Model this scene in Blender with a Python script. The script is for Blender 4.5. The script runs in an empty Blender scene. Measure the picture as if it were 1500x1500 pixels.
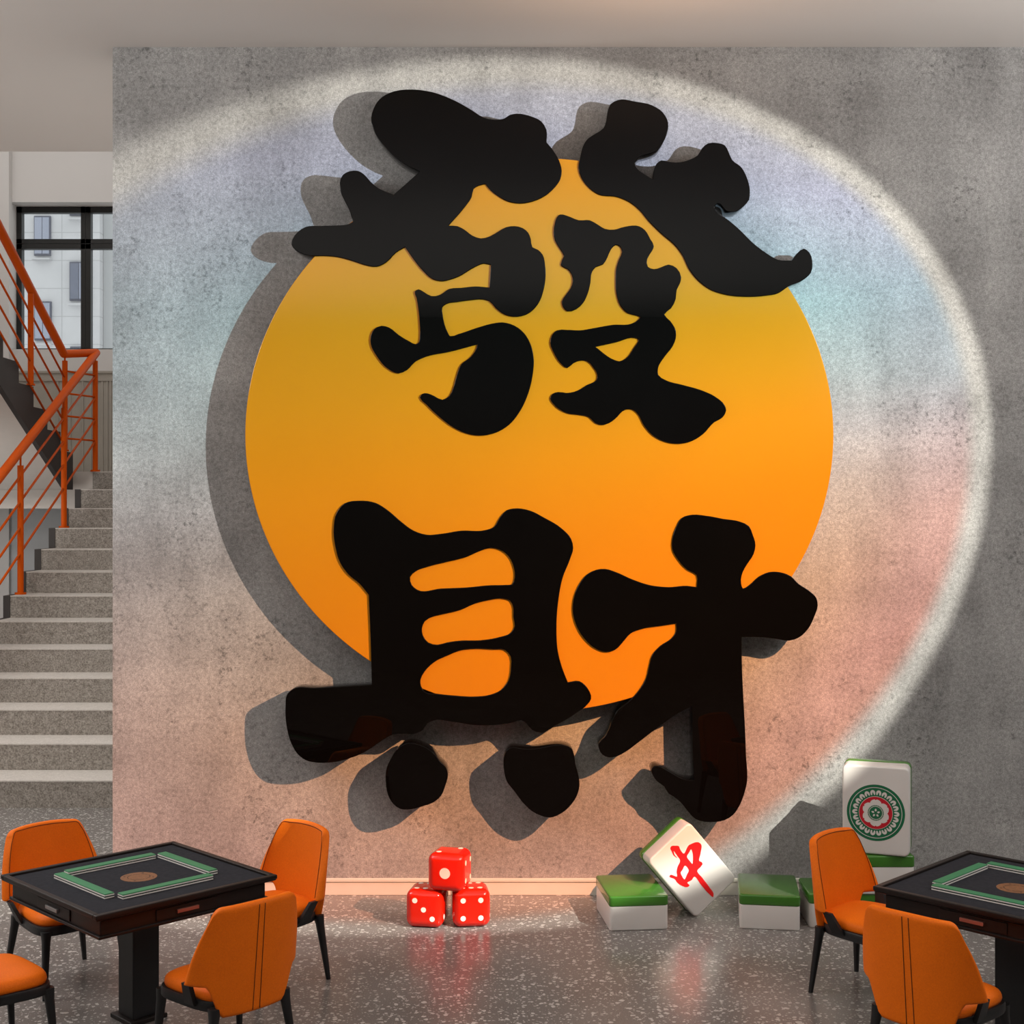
import bpy, bmesh, math, random
from mathutils import Vector, Matrix
random.seed(7)
C = bpy.context.scene.collection
PI = math.pi
# ------------------------------------------------------------------ camera numbers
F_PX, CAM_Z = 1970.0, 2.6
WALL_Y = 9.146
def at(px, py, Y):
    return Vector(((px-750)*Y/F_PX, Y, CAM_Z-(py-750)*Y/F_PX))
def srgb(r, g, b):
    f = lambda c: (c/255/12.92) if c/255 <= .04045 else ((c/255+.055)/1.055)**2.4
    return (f(r), f(g), f(b), 1)

# ------------------------------------------------------------------ materials
class NT:
    def __init__(s, name):
        s.m = bpy.data.materials.new(name); s.m.use_nodes = True
        s.t = s.m.node_tree; s.b = s.t.nodes['Principled BSDF']
    def n(s, typ, **kw):
        nd = s.t.nodes.new('ShaderNode'+typ)
        for k, v in kw.items():
            if k.startswith('i_'):
                nd.inputs[k[2:].replace('_', ' ')].default_value = v
            else: setattr(nd, k, v)
        return nd
    def l(s, a, b): s.t.links.new(a, b)
    def ramp(s, fac, stops, interp='LINEAR'):
        r = s.n('ValToRGB'); r.color_ramp.interpolation = interp
        e = r.color_ramp.elements
        while len(e) < len(stops): e.new(.5)
        for k, (p, c) in enumerate(stops): e[k].position = p; e[k].color = c if len(c) == 4 else (*c, 1)
        s.l(fac, r.inputs[0]); return r.outputs[0]
    def mix(s, fac, a, b, mode='MIX'):
        m = s.n('Mix', data_type='RGBA', blend_type=mode)
        for sock, v in ((m.inputs[0], fac), (m.inputs[6], a), (m.inputs[7], b)):
            if isinstance(v, (int, float)): sock.default_value = v
            elif isinstance(v, (tuple, list)): sock.default_value = v
            else: s.l(v, sock)
        return m.outputs[2]
    def math(s, op, a, b=0.0, c=0.0):
        m = s.n('Math', operation=op)
        for k, v in enumerate((a, b, c)):
            if isinstance(v, (int, float)): m.inputs[k].default_value = v
            else: s.l(v, m.inputs[k])
        return m.outputs[0]
    def coord(s, scale=(1, 1, 1), which='Object'):
        tc = s.n('TexCoord'); mp = s.n('Mapping'); mp.inputs['Scale'].default_value = scale
        s.l(tc.outputs[which], mp.inputs[0]); return mp.outputs[0]
    def noise(s, vec, scale, detail=4, rough=.55, dist=0.0):
        k = s.n('TexNoise'); k.inputs['Scale'].default_value = scale; k.inputs['Detail'].default_value = detail
        k.inputs['Roughness'].default_value = rough; k.inputs['Distortion'].default_value = dist
        s.l(vec, k.inputs['Vector']); return k.outputs[0]
    def bump(s, h, strength=.2, dist=.01):
        b = s.n('Bump'); b.inputs['Strength'].default_value = strength; b.inputs['Distance'].default_value = dist
        s.l(h, b.inputs['Height']); s.l(b.outputs[0], s.b.inputs['Normal'])
    def col(s, sock): s.l(sock, s.b.inputs['Base Color'])
    def set(s, **kw):
        for k, v in kw.items(): s.b.inputs[k.replace('_', ' ')].default_value = v
        return s

def plain(name, c, rough=.5, spec=.5, metal=0, var=.06, nscale=8, coat=0, bump=0, bscale=60):
    k = NT(name); v = k.coord()
    n = k.noise(v, nscale, 3)
    lo = tuple(max(0, x*(1-var)) for x in c[:3]); hi = tuple(x*(1+var) for x in c[:3])
    k.col(k.ramp(n, [(.3, lo), (.7, hi)]))
    k.set(Roughness=rough, Metallic=metal, Specular_IOR_Level=spec, Coat_Weight=coat)
    if bump: k.bump(k.noise(v, bscale, 2), bump, .004)
    return k.m

def mat_concrete():
    k = NT('concrete'); v = k.coord()
    big = k.noise(v, .75, 5, .6)
    vs = k.coord((2.2, 1, .7)); streak = k.noise(vs, 1.3, 6, .65)
    hs = k.coord((.5, 1, 3.2)); hst = k.noise(hs, .9, 4, .6)
    fine = k.noise(v, 42, 3, .7)
    grain = k.noise(v, 130, 2, .6)
    f = k.math('ADD', k.math('MULTIPLY', big, .45), k.math('ADD', k.math('MULTIPLY', streak, .35), k.math('MULTIPLY', hst, .2)))
    base = k.ramp(f, [(.36, (.195, .19, .187)), (.5, (.30, .297, .293)), (.62, (.385, .38, .372))])
    mask = k.ramp(k.noise(v, 1.9, 6, .7), [(.47, (0, 0, 0)), (.62, (1, 1, 1))])
    pit = k.ramp(k.noise(v, 26, 5, .75), [(.52, (0, 0, 0)), (.64, (1, 1, 1))])
    pm = k.math('MULTIPLY', mask, pit)
    c = k.mix(k.math('MULTIPLY', pm, .68), base, (.075, .074, .074, 1))
    g = k.ramp(fine, [(.3, (.72, .72, .72)), (.7, (1.2, 1.2, 1.2))])
    c = k.mix(1.0, c, g, 'MULTIPLY')
    g2 = k.ramp(grain, [(.3, (.72, .72, .72)), (.7, (1.2, 1.2, 1.2))])
    c = k.mix(1.0, c, g2, 'MULTIPLY')
    k.col(c); k.set(Roughness=.85, Specular_IOR_Level=.2)
    return k.m

def mat_terrazzo():
    k = NT('terrazzo'); v = k.coord()
    w = k.n('TexNoise'); w.inputs['Scale'].default_value = 30; w.inputs['Detail'].default_value = 2; k.l(v, w.inputs['Vector'])
    wv = k.n('VectorMath', operation='SCALE'); k.l(w.outputs['Color'], wv.inputs[0]); wv.inputs['Scale'].default_value = .03
    av = k.n('VectorMath', operation='ADD'); k.l(v, av.inputs[0]); k.l(wv.outputs[0], av.inputs[1])
    big = k.noise(v, 1.2, 3)
    base = k.ramp(big, [(.3, (.155, .141, .133)), (.7, (.205, .189, .179))])
    fg = k.noise(v, 140, 3, .7)
    base = k.mix(1.0, base, k.ramp(fg, [(.3, (.72, .72, .72)), (.7, (1.25, 1.25, 1.25))]), 'MULTIPLY')
    c = base
    for sc, thr, rt, colr in ((34, .40, .36, (.47, .45, .43, 1)), (62, .42, .42, (.37, .355, .34, 1)), (23, .30, .66, (.47, .45, .43, 1))):
        vo = k.n('TexVoronoi'); vo.inputs['Scale'].default_value = sc; k.l(av.outputs[0], vo.inputs['Vector'])
        sp = k.n('SeparateColor'); k.l(vo.outputs['Color'], sp.inputs[0])
        sz = k.math('MULTIPLY', sp.outputs[1], thr)
        inside = k.math('LESS_THAN', vo.outputs['Distance'], k.math('ADD', sz, .05))
        keep = k.math('GREATER_THAN', sp.outputs[0], rt)
        c = k.mix(k.math('MULTIPLY', inside, keep), c, colr)
    k.col(c); k.set(Roughness=.24, Specular_IOR_Level=.5)
    return k.m

def mat_carpet(name='stair_carpet', a=(.145, .128, .11), b=(.46, .42, .375)):
    k = NT(name); v = k.coord((1, 1, 1))
    f = k.noise(v, 66, 4, .8); g = k.noise(v, 20, 3, .6)
    f2 = k.math('ADD', k.math('MULTIPLY', f, .75), k.math('MULTIPLY', g, .25))
    k.col(k.ramp(f2, [(.38, a), (.64, b)])); k.set(Roughness=.95, Specular_IOR_Level=.1)
    k.bump(f, .5, .01); return k.m

def mat_fabric():
    k = NT('orange_upholstery'); v = k.coord()
    f = k.noise(v, 170, 2, .6); g = k.noise(v, 6, 2)
    c = k.ramp(f, [(.3, (.74, .135, .002)), (.7, (.88, .175, .003))])
    k.col(k.mix(.25, c, k.ramp(g, [(.3, (.72, .13, .002)), (.7, (.9, .18, .003))])))
    k.set(Roughness=.6, Specular_IOR_Level=.2); k.bump(f, .12, .002); return k.m

def mat_wood():
    k = NT('dark_table_wood'); v = k.coord((3, 40, 40))
    f = k.noise(v, 1.5, 5, .6, .6)
    k.col(k.ramp(f, [(.3, (.006, .0038, .0032)), (.7, (.014, .0088, .0072))]))
    k.set(Roughness=.4, Specular_IOR_Level=.28); return k.m

def mat_facade():
    k = NT('facade_stone'); v = k.coord()
    sx = k.n('SeparateXYZ'); k.l(v, sx.inputs[0])
    hz = k.math('LESS_THAN', k.math('FRACT', k.math('MULTIPLY', sx.outputs[2], 1.55)), .035)
    vt = k.math('LESS_THAN', k.math('FRACT', k.math('MULTIPLY', sx.outputs[0], .9)), .02)
    ln = k.math('MAXIMUM', hz, vt)
    base = k.ramp(k.noise(v, 1.4, 3), [(.3, (.60, .60, .61)), (.7, (.68, .68, .69))])
    k.col(k.mix(ln, base, (.50, .50, .51, 1))); k.set(Roughness=.9); return k.m

def mat_panel():
    k = NT('wainscot_panel'); v = k.coord()
    k.col(k.ramp(k.noise(v, 2.5, 3), [(.3, (.35, .32, .275)), (.7, (.40, .365, .315))]))
    k.set(Roughness=.6); return k.m

def mat_glass():
    m = bpy.data.materials.new('window_glass'); m.use_nodes = True
    t = m.node_tree; t.nodes.clear()
    o = t.nodes.new('ShaderNodeOutputMaterial'); mx = t.nodes.new('ShaderNodeMixShader')
    tr = t.nodes.new('ShaderNodeBsdfTransparent'); gl = t.nodes.new('ShaderNodeBsdfGlossy')
    tr.inputs[0].default_value = (.93, .95, .95, 1); gl.inputs['Roughness'].default_value = .02
    mx.inputs[0].default_value = .07
    t.links.new(tr.outputs[0], mx.inputs[1]); t.links.new(gl.outputs[0], mx.inputs[2]); t.links.new(mx.outputs[0], o.inputs[0])
    return m

M = dict(
    concrete=mat_concrete(), terrazzo=mat_terrazzo(), carpet=mat_carpet(), fabric=mat_fabric(), wood=mat_wood(),
    facade=mat_facade(), panel=mat_panel(), glass=mat_glass(),
    tread=mat_carpet('stair_tread_pale', (.46, .425, .39), (.66, .62, .57)),  # carpet texture in a paler tone for the step tops
    ceiling=plain('ceiling_paint', (.72, .69, .665), .9, .2, var=.015, nscale=.5),
    wall=plain('white_wall_paint', (.66, .64, .62), .9, .2, var=.02, nscale=.6),
    greywall=plain('grey_wall_paint', (.50, .51, .515), .85, .2, var=.03, nscale=.8),
    dimwall=plain('dim_wall_paint', (.20, .19, .185), .9, .2, var=.05, nscale=.5),
    base=plain('baseboard_paint', (.62, .60, .52), .55, .4, var=.03, nscale=5),
    blackgloss=plain('black_acrylic', (.0017, .0015, .0014), .018, .16, var=.1, nscale=2),
    orangegloss=plain('orange_acrylic', (.465, .176, .005), .09, .5, var=.02, nscale=1.2),
    blackwood=plain('black_chair_frame', (.010, .010, .011), .42, .4, var=.15, nscale=20),
    stitch=plain('brown_stitching', (.10, .022, .004), .7, .2),
    felt=plain('dark_felt', (.026, .027, .033), .95, .1, var=.18, nscale=40),
    tgreen=plain('tile_green', (.045, .17, .018), .22, .5, var=.04, nscale=5, coat=.2),
    twhite=plain('tile_white', (.66, .635, .61), .3, .5, var=.015, nscale=4),
    ink_red=plain('red_ink', (.80, .006, .008), .45, .4),
    ink_crimson=plain('crimson_ink', (.50, .012, .025), .45, .4),
    ink_green=plain('green_ink', (.008, .135, .058), .45, .4),
    dice=plain('red_dice', (.66, .014, .004), .14, .4, var=.03, nscale=4, coat=.25),
    pip=plain('ivory_pip', (.86, .80, .72), .4, .4),
    rowgreen=plain('row_green', (.035, .20, .085), .5, .4, var=.05, nscale=30),
    rowwhite=plain('row_white', (.72, .69, .66), .5, .4, var=.03, nscale=30),
    rowshaded=plain('row_green_shaded', (.02, .03, .025), .7, .2),  # lower tier's green, darkened to paint in the shade between tiers
    bronze=plain('bronze_disc', (.20, .085, .032), .5, .4, var=.25, nscale=60),
    bronzeline=plain('bronze_lines', (.03, .012, .008), .6, .3),
    copper=plain('copper_handle', (.34, .12, .085), .42, .5, metal=.55),
    steel=plain('brushed_steel', (.32, .32, .32), .38, .5, metal=.7),
    orangepaint=plain('orange_railing_paint', (.60, .082, .0), .5, .12, var=.04, nscale=6),
    stringer=plain('dark_stringer_paint', (.062, .056, .053), .7, .2, var=.08, nscale=2),
    soffit=plain('soffit_plaster', (.60, .555, .51), .9, .2, var=.02),
    winframe=plain('black_window_frame', (.016, .016, .015), .5, .4),
    farframe=plain('far_window_frame', (.13, .14, .18), .5, .4),
    farglass=plain('far_window_glass', (.34, .37, .46), .25, .5, var=.1, nscale=.8),
    farshade=plain('far_window_shade', (.16, .18, .24), .3, .5),
)

# ------------------------------------------------------------------ object helpers
def obj(name, bm, mats, parent=None, smooth=False, angle=None):
    me = bpy.data.meshes.new(name)
    if isinstance(bm, bmesh.types.BMesh):
        bmesh.ops.recalc_face_normals(bm, faces=bm.faces[:]); bm.to_mesh(me); bm.free()
    else: me = bm
    for m in (mats if isinstance(mats, (list, tuple)) else [mats]): me.materials.append(m)
    if smooth:
        for p in me.polygons: p.use_smooth = True
        if angle is not None: me.set_sharp_from_angle(angle=math.radians(angle))
    o = bpy.data.objects.new(name, me); C.objects.link(o)
    if parent: o.parent = parent
    return o
def thing(name, label, cat, loc=(0, 0, 0), rotz=0, group=None):
    o = bpy.data.objects.new(name, None); C.objects.link(o); o.empty_display_size = .1
    o.location = loc; o.rotation_euler = (0, 0, rotz); o['label'] = label; o['category'] = cat
    if group: o['group'] = group
    return o
def struct(name, bm, m, parent=None):
    o = obj(name, bm, m, parent)
    if not parent: o['kind'] = 'structure'
    return o
def dup(root, loc, rotz, label):
    r = root.copy(); C.objects.link(r); r.location = loc; r.rotation_euler = (0, 0, rotz); r['label'] = label
    for ch in list(root.children):
        c = ch.copy(); C.objects.link(c); c.parent = r
        for g in ch.children:
            d = g.copy(); C.objects.link(d); d.parent = c
    return r
def B(): return bmesh.new()
def box(bm, x0, x1, y0, y1, z0, z1, mat=0, bev=0):
    r = bmesh.ops.create_cube(bm, size=1)
    vs = r['verts']
    for v in vs: v.co = Vector((x0+(v.co.x+.5)*(x1-x0), y0+(v.co.y+.5)*(y1-y0), z0+(v.co.z+.5)*(z1-z0)))
    fs = {f for v in vs for f in v.link_faces}
    for f in fs: f.material_index = mat
    if bev:
        es = {e for v in vs for e in v.link_edges}
        r2 = bmesh.ops.bevel(bm, geom=list(es), offset=bev, segments=3, profile=.5, affect='EDGES')
        for f in r2['faces']: f.material_index = mat
    return bm
def tube(bm, a, b, r, r2=None, n=12, mat=0, cap=True):
    a, b = Vector(a), Vector(b); r2 = r if r2 is None else r2
    d = (b-a).normalized(); u = d.orthogonal().normalized(); w = d.cross(u)
    ra = [bm.verts.new(a+(u*math.cos(t)+w*math.sin(t))*r) for t in [2*PI*k/n for k in range(n)]]
    rb = [bm.verts.new(b+(u*math.cos(t)+w*math.sin(t))*r2) for t in [2*PI*k/n for k in range(n)]]
    for k in range(n):
        f = bm.faces.new((ra[k], ra[(k+1) % n], rb[(k+1) % n], rb[k])); f.material_index = mat
    if cap:
        bm.faces.new(ra[::-1]).material_index = mat; bm.faces.new(rb).material_index = mat
    return bm
def path_tube(bm, pts, r, n=6):
    pts = [Vector(p) for p in pts]; rings = []
    for i, p in enumerate(pts):
        d = (pts[min(i+1, len(pts)-1)]-pts[max(i-1, 0)]).normalized()
        u = Vector((.31, .77, .56)).cross(d).normalized(); w = d.cross(u)
        rings.append([bm.verts.new(p+(u*math.cos(t)+w*math.sin(t))*r) for t in [2*PI*k/n for k in range(n)]])
    for a, b in zip(rings, rings[1:]):
        for k in range(n): bm.faces.new((a[k], a[(k+1) % n], b[(k+1) % n], b[k]))
    bm.faces.new(rings[0][::-1]); bm.faces.new(rings[-1]); return bm
def beam(bm, a, b, w, h, up=(0, 0, 1)):            # rectangular bar between two points
    a, b = Vector(a), Vector(b); d = (b-a).normalized(); s = d.cross(Vector(up)).normalized(); t = s.cross(d)
    v = [bm.verts.new(p+s*x*w/2+t*y*h/2) for p in (a, b) for x, y in ((-1, -1), (1, -1), (1, 1), (-1, 1))]
    for q in ((0, 1, 2, 3), (7, 6, 5, 4), (0, 4, 5, 1), (1, 5, 6, 2), (2, 6, 7, 3), (3, 7, 4, 0)): bm.faces.new([v[i] for i in q])
    return bm
def prism(bm, poly, axis, a, b, mat=0):             # polygon extruded along x ('x': poly is (y,z)) or z ('z': poly is (x,y))
    P = (lambda p, t: (t, p[0], p[1])) if axis == 'x' else (lambda p, t: (p[0], p[1], t))
    va = [bm.verts.new(P(p, a)) for p in poly]; vb = [bm.verts.new(P(p, b)) for p in poly]
    n = len(poly)
    for k in range(n): bm.faces.new((va[k], va[(k+1) % n], vb[(k+1) % n], vb[k])).material_index = mat
    bm.faces.new(va[::-1]).material_index = mat; bm.faces.new(vb).material_index = mat
    return bm
def rbox_mesh(bm, hx, hy, hz, r, n=5, mat=0, off=(0, 0, 0), R=None, axis='z'):   # box with rounded edges and corners, built as a sphere split apart
    R = r if R is None else R
    if axis == 'y': hy, hz = hz, hy
    grid = []
    th = [PI*k/(2*n)/1 for k in range(0, n+1)]
    lat = [(-PI/2+a, -1) for a in th]+[(a, 1) for a in th]
    lon = []
    for q in range(4):
        for k in range(n+1): lon.append((q*PI/2+k*PI/2/n, q))
    sx = (1, -1, -1, 1); sy = (1, 1, -1, -1)
    for la, sz in lat:
        row = []
        for lo, q in lon:
            rr = R-r+r*math.cos(la)
            p = (sx[q]*(hx-R)+rr*math.cos(lo), sy[q]*(hy-R)+rr*math.sin(lo), sz*(hz-r)+r*math.sin(la))
            if axis == 'y': p = (p[0], -p[2], p[1])
            row.append(bm.verts.new((off[0]+p[0], off[1]+p[1], off[2]+p[2])))
        grid.append(row)
    L = len(lon)
    for i in range(len(grid)-1):
        for j in range(L):
            try: bm.faces.new((grid[i][j], grid[i][(j+1) % L], grid[i+1][(j+1) % L], grid[i+1][j])).material_index = mat
            except ValueError: pass
    bm.faces.new(grid[0][::-1]).material_index = mat; bm.faces.new(grid[-1]).material_index = mat
    return bm
def disc(bm, c, r, nrm=(0, -1, 0), n=32, mat=0, r_in=0, ry=None):
    nrm = Vector(nrm).normalized(); c = Vector(c)
    u = (Vector((0, 0, 1)) if abs(nrm.z) < .9 else Vector((0, 1, 0))).cross(nrm).normalized(); w = nrm.cross(u)
    ry = ry or r
    ro = [bm.verts.new(c+u*math.cos(t)*r+w*math.sin(t)*ry) for t in [2*PI*k/n for k in range(n)]]
    if r_in:
        ri = [bm.verts.new(c+u*math.cos(t)*r_in+w*math.sin(t)*r_in) for t in [2*PI*k/n for k in range(n)]]
        for k in range(n): bm.faces.new((ro[k], ro[(k+1) % n], ri[(k+1) % n], ri[k])).material_index = mat
    else: bm.faces.new(ro).material_index = mat
    return bm
def smooth_loop(pts, step=5):
    """closed loop through pts = (x, y) or (x, y, 1) where 1 marks a sharp corner (centripetal-ish Catmull-Rom)"""
    n = len(pts); out = []
    for i in range(n):
        p0, p1, p2, p3 = pts[i-1], pts[i], pts[(i+1) % n], pts[(i+2) % n]
        P = [Vector(p[:2]) for p in (p0, p1, p2, p3)]
        c1 = len(p1) > 2; c2 = len(p2) > 2
        d = (P[2]-P[1]).length
        def tan(a, b, c):
            da, dc = (b-a).length, (c-b).length
            if da < 1e-6 or dc < 1e-6: return c-a
            return ((b-a)/da*dc+(c-b)/dc*da)/(da+dc)*d
        m1 = (P[2]-P[1])*.9 if c1 else tan(P[0], P[1], P[2])
        m2 = (P[2]-P[1])*.9 if c2 else tan(P[1], P[2], P[3])
        k = max(2, int(d/step))
        for j in range(k):
            t = j/k
            h = (2*t**3-3*t**2+1)*P[1]+(t**3-2*t**2+t)*m1+(-2*t**3+3*t**2)*P[2]+(t**3-t**2)*m2
            out.append(h)
    return out
def filled_mesh(loops, depth, bevel, res=2):
    """mesh of a flat shape with holes lying in local XY, thickness along z (centred), through a 2D curve"""
    cu = bpy.data.curves.new('tmp', 'CURVE'); cu.dimensions = '2D'; cu.fill_mode = 'BOTH'
    cu.extrude = max(0, depth/2-bevel); cu.bevel_depth = bevel; cu.bevel_resolution = res; cu.offset = -bevel
    for lp in loops:
        sp = cu.splines.new('POLY'); sp.points.add(len(lp)-1); sp.use_cyclic_u = True
        for k, p in enumerate(lp): sp.points[k].co = (p[0], p[1], 0, 1)
    o = bpy.data.objects.new('tmp', cu); C.objects.link(o)
    dg = bpy.context.evaluated_depsgraph_get()
    me = bpy.data.meshes.new_from_object(o.evaluated_get(dg))
    bpy.data.objects.remove(o); bpy.data.curves.remove(cu)
    return me

# ================================================================== THE SETTING
X0, X1, YB = -9.0, 7.2, -4.0           # room limits
CEIL = 5.762; STAIR_Y = 11.8; BACK_Y = 19.3; HALL_TOP = 9.2
WX0 = at(165, 750, WALL_Y).x            # free end of the feature wall
bm = B(); box(bm, X0, X1, YB, WALL_Y, -.1, 0); box(bm, X0, WX0, WALL_Y, BACK_Y, -.1, 0); struct('floor', bm, M['terrazzo'])
bm = B(); box(bm, X0, X1, YB, WALL_Y+.3, CEIL, CEIL+.25); box(bm, X0, WX0, WALL_Y+.3, STAIR_Y, CEIL, CEIL+.25); struct('ceiling', bm, M['ceiling'])
bm = B(); box(bm, WX0, X1, WALL_Y, WALL_Y+.3, 0, CEIL); struct('wall_feature', bm, M['concrete'])
bm = B(); box(bm, X0-.2, X0, YB, BACK_Y, 0, HALL_TOP); struct('wall_left', bm, M['wall'])
bm = B(); box(bm, X1, X1+.2, YB, WALL_Y+.3, 0, CEIL); struct('wall_right', bm, M['dimwall'])
bm = B(); box(bm, X0, X1, YB-.2, YB, 0, CEIL); struct('wall_behind', bm, M['dimwall'])
bm = B(); box(bm, WX0, WX0+.2, WALL_Y+.3, BACK_Y+.3, 0, HALL_TOP); struct('wall_stairwell', bm, M['wall'])
bm = B(); box(bm, X0, WX0, STAIR_Y+.0, BACK_Y+.3, HALL_TOP, HALL_TOP+.2); box(bm, X0, WX0, STAIR_Y-.2, STAIR_Y, CEIL+.25, HALL_TOP); struct('ceiling_stairwell', bm, M['ceiling'])
# baseboard under the sign
bm = B(); box(bm, WX0, X1, WALL_Y-.02, WALL_Y, 0, .09, bev=.003); box(bm, WX0, X1, WALL_Y-.028, WALL_Y, .09, .112, bev=.004); struct('baseboard_feature', bm, M['base'])

# back wall of the stairwell: opening for the window, wainscot below
zt, zb = at(0, 303, BACK_Y).z, at(0, 515, BACK_Y).z
wl = at(24, 0, BACK_Y).x; wr = WX0-.35
FY = BACK_Y-.28                         # face of the wall around the recess
fl = at(14, 0, FY).x; ft = at(0, 296, FY).z
bm = B()
box(bm, X0, fl, FY, BACK_Y+.3, 0, HALL_TOP)
box(bm, fl, WX0, FY, BACK_Y+.3, ft, HALL_TOP)
box(bm, fl, WX0, FY, BACK_Y+.3, 0, zb)
v = [bm.verts.new(p) for p in ((fl, FY, zb), (fl, FY, ft), (wl, BACK_Y, zt), (wl, BACK_Y, zb))]; bm.faces.new(v)
v = [bm.verts.new(p) for p in ((fl, FY, ft), (WX0, FY, ft), (WX0, BACK_Y, zt), (wl, BACK_Y, zt))]; bm.faces.new(v)
box(bm, fl, wl, BACK_Y, BACK_Y+.3, zb, ft); box(bm, fl, WX0, BACK_Y, BACK_Y+.3, zt, ft)
struct('wall_back', bm, M['wall'])
bm = B(); box(bm, X0, at(13, 0, FY-.12).x, FY-.12, FY, 0, HALL_TOP); struct('trim_1', bm, M['wall'])
# wainscot (panelling above the landing)
wz1 = at(0, 544, FY).z; wz0 = 3.12
bm = B()
box(bm, X0, WX0, FY-.03, FY, wz0, wz1-.14)
xs = [at(p, 0, FY).x for p in (86, 95, 104, 122.5, 134, 151, 158, 163)]
box(bm, X0, WX0, FY-.05, FY, wz1-.14, wz1-.10); box(bm, X0, WX0, FY-.045, FY, wz1-.10, wz1-.03); box(bm, X0, WX0, FY-.065, FY, wz1-.03, wz1)
for x in xs: box(bm, x-.012, x+.012, FY-.045, FY, wz0, wz1-.14)
struct('trim_2', bm, M['panel'])
# lower panelled wall, under the landing
bm = B(); box(bm, X0, WX0, FY-.04, FY, 0, 2.9)
for p in (3.5, 12.5): x = at(p, 0, FY).x; box(bm, x-.015, x+.015, FY-.06, FY, .2, 2.6)
struct('trim_3', bm, M['greywall'])
# window
wob = B(); fy0, fy1 = BACK_Y-.02, BACK_Y+.08
def wx(p): return at(p, 0, BACK_Y).x
def wz(p): return at(0, p, BACK_Y).z
for a, b in ((24, 32.5), (119, 125.6), (126, 133.5)): box(wob, wx(a), wx(b), fy0, fy1, wz(514), wz(303.5))
box(wob, wx(24), WX0, fy0, fy1, wz(312), wz(303.5)); box(wob, wx(24), WX0, fy0, fy1, wz(357), wz(350.5)); box(wob, wx(24), WX0, fy0, fy1, wz(365), wz(357.6)); box(wob, wx(24), WX0, fy0, fy1, wz(514.5), wz(510.5))
win = struct('window_1', wob, M['winframe'])
for a, b in ((32.5, 119), (133.5, 205)):
    for c_, d_ in ((312, 350.5), (365, 510.5)):
        bm = B(); box(bm, wx(a), min(wx(b), WX0), BACK_Y+.025, BACK_Y+.035, wz(d_), wz(c_)); obj('pane', bm, M['glass'], win)

# building across the street
BY = 31.0
bl = thing('apartment_building', 'pale stone-clad building seen through the black-framed stairwell window', 'building', (at(90, 0, BY).x, BY, 0))
def bx(p): return at(p, 0, BY).x-bl.location.x
def bz(p): return at(0, p, BY).z
bm = B(); box(bm, bx(-260), bx(146), 0, 4, 0, 16); obj('front_wall', bm, M['facade'], bl)
bm = B(); box(bm, bx(146.5), bx(420), .25, 4, 0, 16); obj('side_wall', bm, M['greywall'], bl)
for x0_, x1_, y0_, y1_ in ((51, 75, 317, 375), (103, 130, 384, 441), (51.5, 76, 442, 499), (103, 130, 262, 316), (104, 130, 508, 560), (-20, 10, 380, 440)):
    bm = B(); box(bm, bx(x0_), bx(x1_), -.06, .02, bz(y1_), bz(y0_)); fr = obj('window', bm, M['farframe'], bl)
    bm = B(); box(bm, bx(x0_+1.6), bx((x0_+x1_)/2+.2), -.09, -.055, bz(y1_-2.5), bz(y0_+2.5), mat=0); obj('pane', bm, M['farshade'] if x0_ > 90 else M['farglass'], fr)
    bm = B(); box(bm, bx((x0_+x1_)/2+1), bx(x1_-1.6), -.09, -.055, bz(y1_-2.5), bz(y0_+2.5)); obj('pane', bm, M['farglass'], fr)
    bm = B(); box(bm, bx(x0_-1), bx(x1_+1), -.16, .02, bz(y1_+7), bz(y1_+4.5)); obj('sill', bm, M['facade'], fr)

# ================================================================== STAIRS
RH, RD, SY = .24074, .4815, 11.815
SXL, SXR = -5.486, WX0-.012
st = thing('staircase', 'grey carpeted straight staircase rising to the landing behind the feature wall', 'staircase', (0, 0, 0))
for n in range(1, 14):
    y0, y1 = SY+(n-1)*RD, SY+n*RD
    bm = B()
    if n == 13: y1 = FY-.06
    box(bm, SXL, SXR, y0, y1+.0, (n-1)*RH, n*RH-.012, 0)
    box(bm, SXL, SXR, y0-.004, y1, n*RH-.012, n*RH, 1)
    o = obj('step' if n < 13 else 'landing', bm, [M['carpet'], M['tread']], st)
pts = []
for n in range(1, 13): pts += [(SY+(n-1)*RD-.01, (n-1)*RH), (SY+(n-1)*RD-.01, n*RH)]
pts += [(SY+12*RD+.2, 12*RH), (SY+12*RD+.2, 12*RH-.2), (SY+.6, -0.0)]
bm = B(); prism(bm, pts, 'x', SXL-.074, SXL); obj('stringer', bm, M['stringer'], st)
# landing slab reaching across to the upper flight, with its lighter edge beam
LY = SY+12*RD
bm = B(); box(bm, X0+.012, SXL-.075, LY+.02, FY-.07, 2.89, 13*RH); box(bm, X0+.012, SXL-.08, LY+.05, LY+.3, 2.645, 2.89); box(bm, SXL-.0745, SXL, LY+.01, FY-.07, 2.89, 13*RH); obj('landing_slab', bm, M['soffit'], st)
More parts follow.
